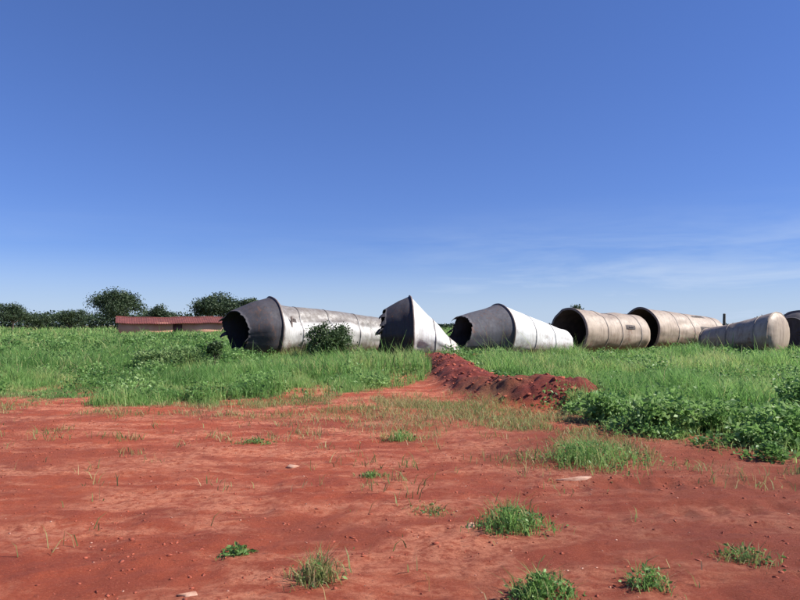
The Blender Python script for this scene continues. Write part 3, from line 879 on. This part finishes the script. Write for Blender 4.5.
# thin straw coloured growth on the bare soil
x, y = scatter(150000, 3.2, 15.5, 2)
dd = dry(x, y)
stray = .5 * sstep(.62, .74, fbm(x * 2.1, y * 1.9, 160)) + .003
stray = stray * (.2 + .8 * sstep(5.0, 9.0, y))
keep = (rng.uniform(0, 1, len(x)) < np.maximum(dd * .95, stray)) & (mound(x, y) < .12)
x, y = x[keep], y[keep]; m = len(x)
V, Fq, T = blade_arrays(np.stack([x, y, height(x, y) - .005], -1), rng.uniform(.03, .15, m) * (.6 + .9 * fbm(x * 1.5, y * 1.5, 250)), rng.uniform(.005, .012, m), np.clip(fbm(x / 1.2, y / 1.2, 170) * 1.1 - .05 + rng.normal(0, .2, m), 0, 1), 1.1)
tag(put('thin_grass', np_mesh('thin_grass', V, Fq, 3, {'tint': T}), M['thin']), 'thin yellowish grass scattered over the red earth', 'grass', kind='stuff')

# ------------------------------------------------------------------ single tufts on the bare earth
def tuft(label, px, py, w, h, nb, nlf, mat, seed):
    p = ground_px(px, py)
    g = np.random.default_rng(seed)
    r = thing('weed_tuft', p, label, 'weed', 'single weed tufts on the bare earth')
    def pts(n, q):
        a = g.uniform(0, 2 * np.pi, n); rr = w / 2 * g.uniform(0, 1, n) ** .8 * q * np.where(g.uniform(0, 1, n) < .14, 1.5, 1.0) * (.45 + 1.0 * vn(np.cos(a) * 2.2 + seed * 3, np.sin(a) * 2.2, seed))
        X, Y = rr * np.cos(a), rr * np.sin(a) * .8
        return X, Y, height(X + p.x, Y + p.y) - p.z
    X, Y, Z = pts(nb, 1)
    H = h * g.uniform(.35, 1.35, nb) * np.maximum(1.1 - .6 * np.hypot(X, Y) / (w / 2), .3)
    V, Fq, T = blade_arrays(np.stack([X, Y, Z - .005], -1), H, g.uniform(.004, .009, nb), np.clip(g.normal(.55, .27, nb), 0, 1), .9)
    tag(put('blades', np_mesh('blades', V, Fq, 3, {'tint': T}), M['thin'] if mat == 'thin' else M['grass'], r), kind='stuff')
    if nlf:
        X, Y, Z = pts(nlf, .9)
        Z = Z + h * g.uniform(.02, .75, nlf) * np.maximum(1.1 - .7 * np.hypot(X, Y) / (w / 2), .1)
        L_ = g.uniform(.018, .045, nlf)
        V, Fq, T = leaf_arrays(np.stack([X, Y, Z], -1), L_, L_ * .55, np.clip(g.normal(.45, .3, nlf), 0, 1), .3)
        tag(put('leaves', np_mesh('leaves', V, Fq, 3, {'tint': T}), M['weed'], r), kind='stuff')
tuft('leafy green tuft in the middle of the bare earth on the right', 512, 528, .62, .22, 420, 520, 'g', 1)
tuft('large dark leafy tuft at the bottom edge of the photo', 541, 596, .42, .17, 320, 480, 'g', 2)
tuft('small dark flat weed on the bare earth at lower left', 238, 553, .24, .07, 80, 170, 'g', 3)
tuft('straw coloured grassy tuft at lower centre', 318, 580, .38, .20, 240, 30, 'thin', 4)
tuft('thin tuft right of the largest bottom tuft', 648, 585, .34, .14, 130, 130, 'g', 5)
tuft('light green leafy clump at the left foot of the weed bushes', 590, 462, 1.5, .30, 900, 900, 'g', 21)
tuft('low green weed beside the thin grass at the photo middle', 400, 440, .55, .20, 220, 160, 'g', 6)
tuft('flat dark weed on the red earth left of the middle', 255, 443, .5, .08, 140, 160, 'g', 7)
tuft('small weed patch right of the middle weed', 372, 477, .36, .08, 140, 60, 'g', 8)
tuft('small tuft at the lower right corner', 745, 560, .4, .12, 160, 120, 'thin', 9)
tuft('sprawling weed left of the leafy right hand tuft', 432, 512, .5, .05, 150, 40, 'thin', 10)

# ------------------------------------------------------------------ stones
def stone_mesh(sx, sy, sz, seed, n=10, m=7):
    g = np.random.default_rng(seed)
    th = np.linspace(0, 2 * np.pi, n, endpoint=False); ph = np.linspace(-np.pi / 2, np.pi / 2, m)
    PH, TH = np.meshgrid(ph, th, indexing='ij')
    k = .55 + .75 * vn(np.cos(TH) * 1.9 + seed * 3.1, np.sin(TH) * 1.9 + PH * 1.6, seed) + g.normal(0, .07, PH.shape) * (np.cos(PH) > .1)
    V = np.stack([np.cos(PH) * np.cos(TH) * k, np.cos(PH) * np.sin(TH) * k, np.sin(PH) * k], -1).reshape(-1, 3)
    for _ in range(6):                                                # a few broken faces
        q = unit(g.normal(size=3)); t = g.uniform(.38, .62)
        over = np.maximum(V @ q - t, 0); V = V - over[:, None] * q
    return V * np.array([sx, sy, sz]) / 1.4, grid_faces(m, n, True)
for i, (px, py, sx, sy, sz, lb) in enumerate([
    (577, 479, .42, .10, .05, 'long pale flat stone below the green strip on the right'),
    (291, 467, .16, .10, .06, 'small pale stone on the red earth left of centre'),
    (190, 594, .10, .07, .03, 'pale stone at the bottom edge, lower left'),
    (470, 527, .12, .06, .035, 'small flat stone left of the leafy right hand tuft'),
    ]):
    p = ground_px(px, py)
    V, Fq = stone_mesh(sx, sy, sz, 50 + i, 14, 9)
    o = put('stone', np_mesh('stone', V, Fq, 4, None, False), M['stone'], None, (p.x, p.y, p.z + sz * .05))
    o.rotation_euler = (0, 0, .25 if i == 0 else random.uniform(-1, 1))
    tag(o, lb, 'stone', 'pale stones on the bare earth')

def small_lumps(name, label, cat, n, y0, y1, s0, s1, mat, seed, fn, pw=5):
    protos = [stone_mesh(1, .8, .6, seed + k, 5, 4) for k in range(12)]
    x, y = scatter(n, y0, y1, 1.5)
    keep = rng.uniform(0, 1, n) < fn(x, y)
    x, y = x[keep], y[keep]; z = height(x, y)
    sc = s0 + (s1 - s0) * rng.uniform(0, 1, len(x)) ** pw
    asp = np.stack([rng.uniform(.7, 1.4, len(x)), rng.uniform(.6, 1.1, len(x)), rng.uniform(.45, .9, len(x))], -1)
    parts = []
    for i in range(len(x)):
        V, Fq = protos[i % 12]; a = rng.uniform(0, 6.28); c, s = math.cos(a), math.sin(a)
        V = V * sc[i] * asp[i]
        parts.append((np.stack([V[:, 0] * c - V[:, 1] * s + x[i], V[:, 0] * s + V[:, 1] * c + y[i], V[:, 2] + z[i] + sc[i] * .03], -1), Fq))
    V, Fq = merge(parts)
    tag(put(name, np_mesh(name, V, Fq, 4), M[mat]), label, cat, kind='stuff')
bare = lambda x, y: (1 - green(x, y)) * sstep(.38, .66, fbm(x * .8, y * 1.4, 180))
small_lumps('gravel', 'small pale gravel strewn over the red earth', 'gravel', 12000, 2.8, 13, .005, .024, 'pebble', 500, lambda x, y: bare(x, y) * .9)
small_lumps('soil_clods', 'dark red crumbs of earth strewn over the ground', 'soil', 32000, 2.8, 13, .007, .042, 'clod', 520, lambda x, y: (1 - green(x, y)) * (.18 + .8 * sstep(.45, .65, fbm(x * 1.1, y * 1.5, 190))))
def on_mound(x, y): return sstep(.05, .2, mound(x, y)) * .8
small_lumps('dug_earth_lumps', 'lumps of freshly dug red earth on the bank', 'soil', 60000, 12, 29, .02, .17, 'clod', 540, lambda x, y: on_mound(x, y) * .6, 4)
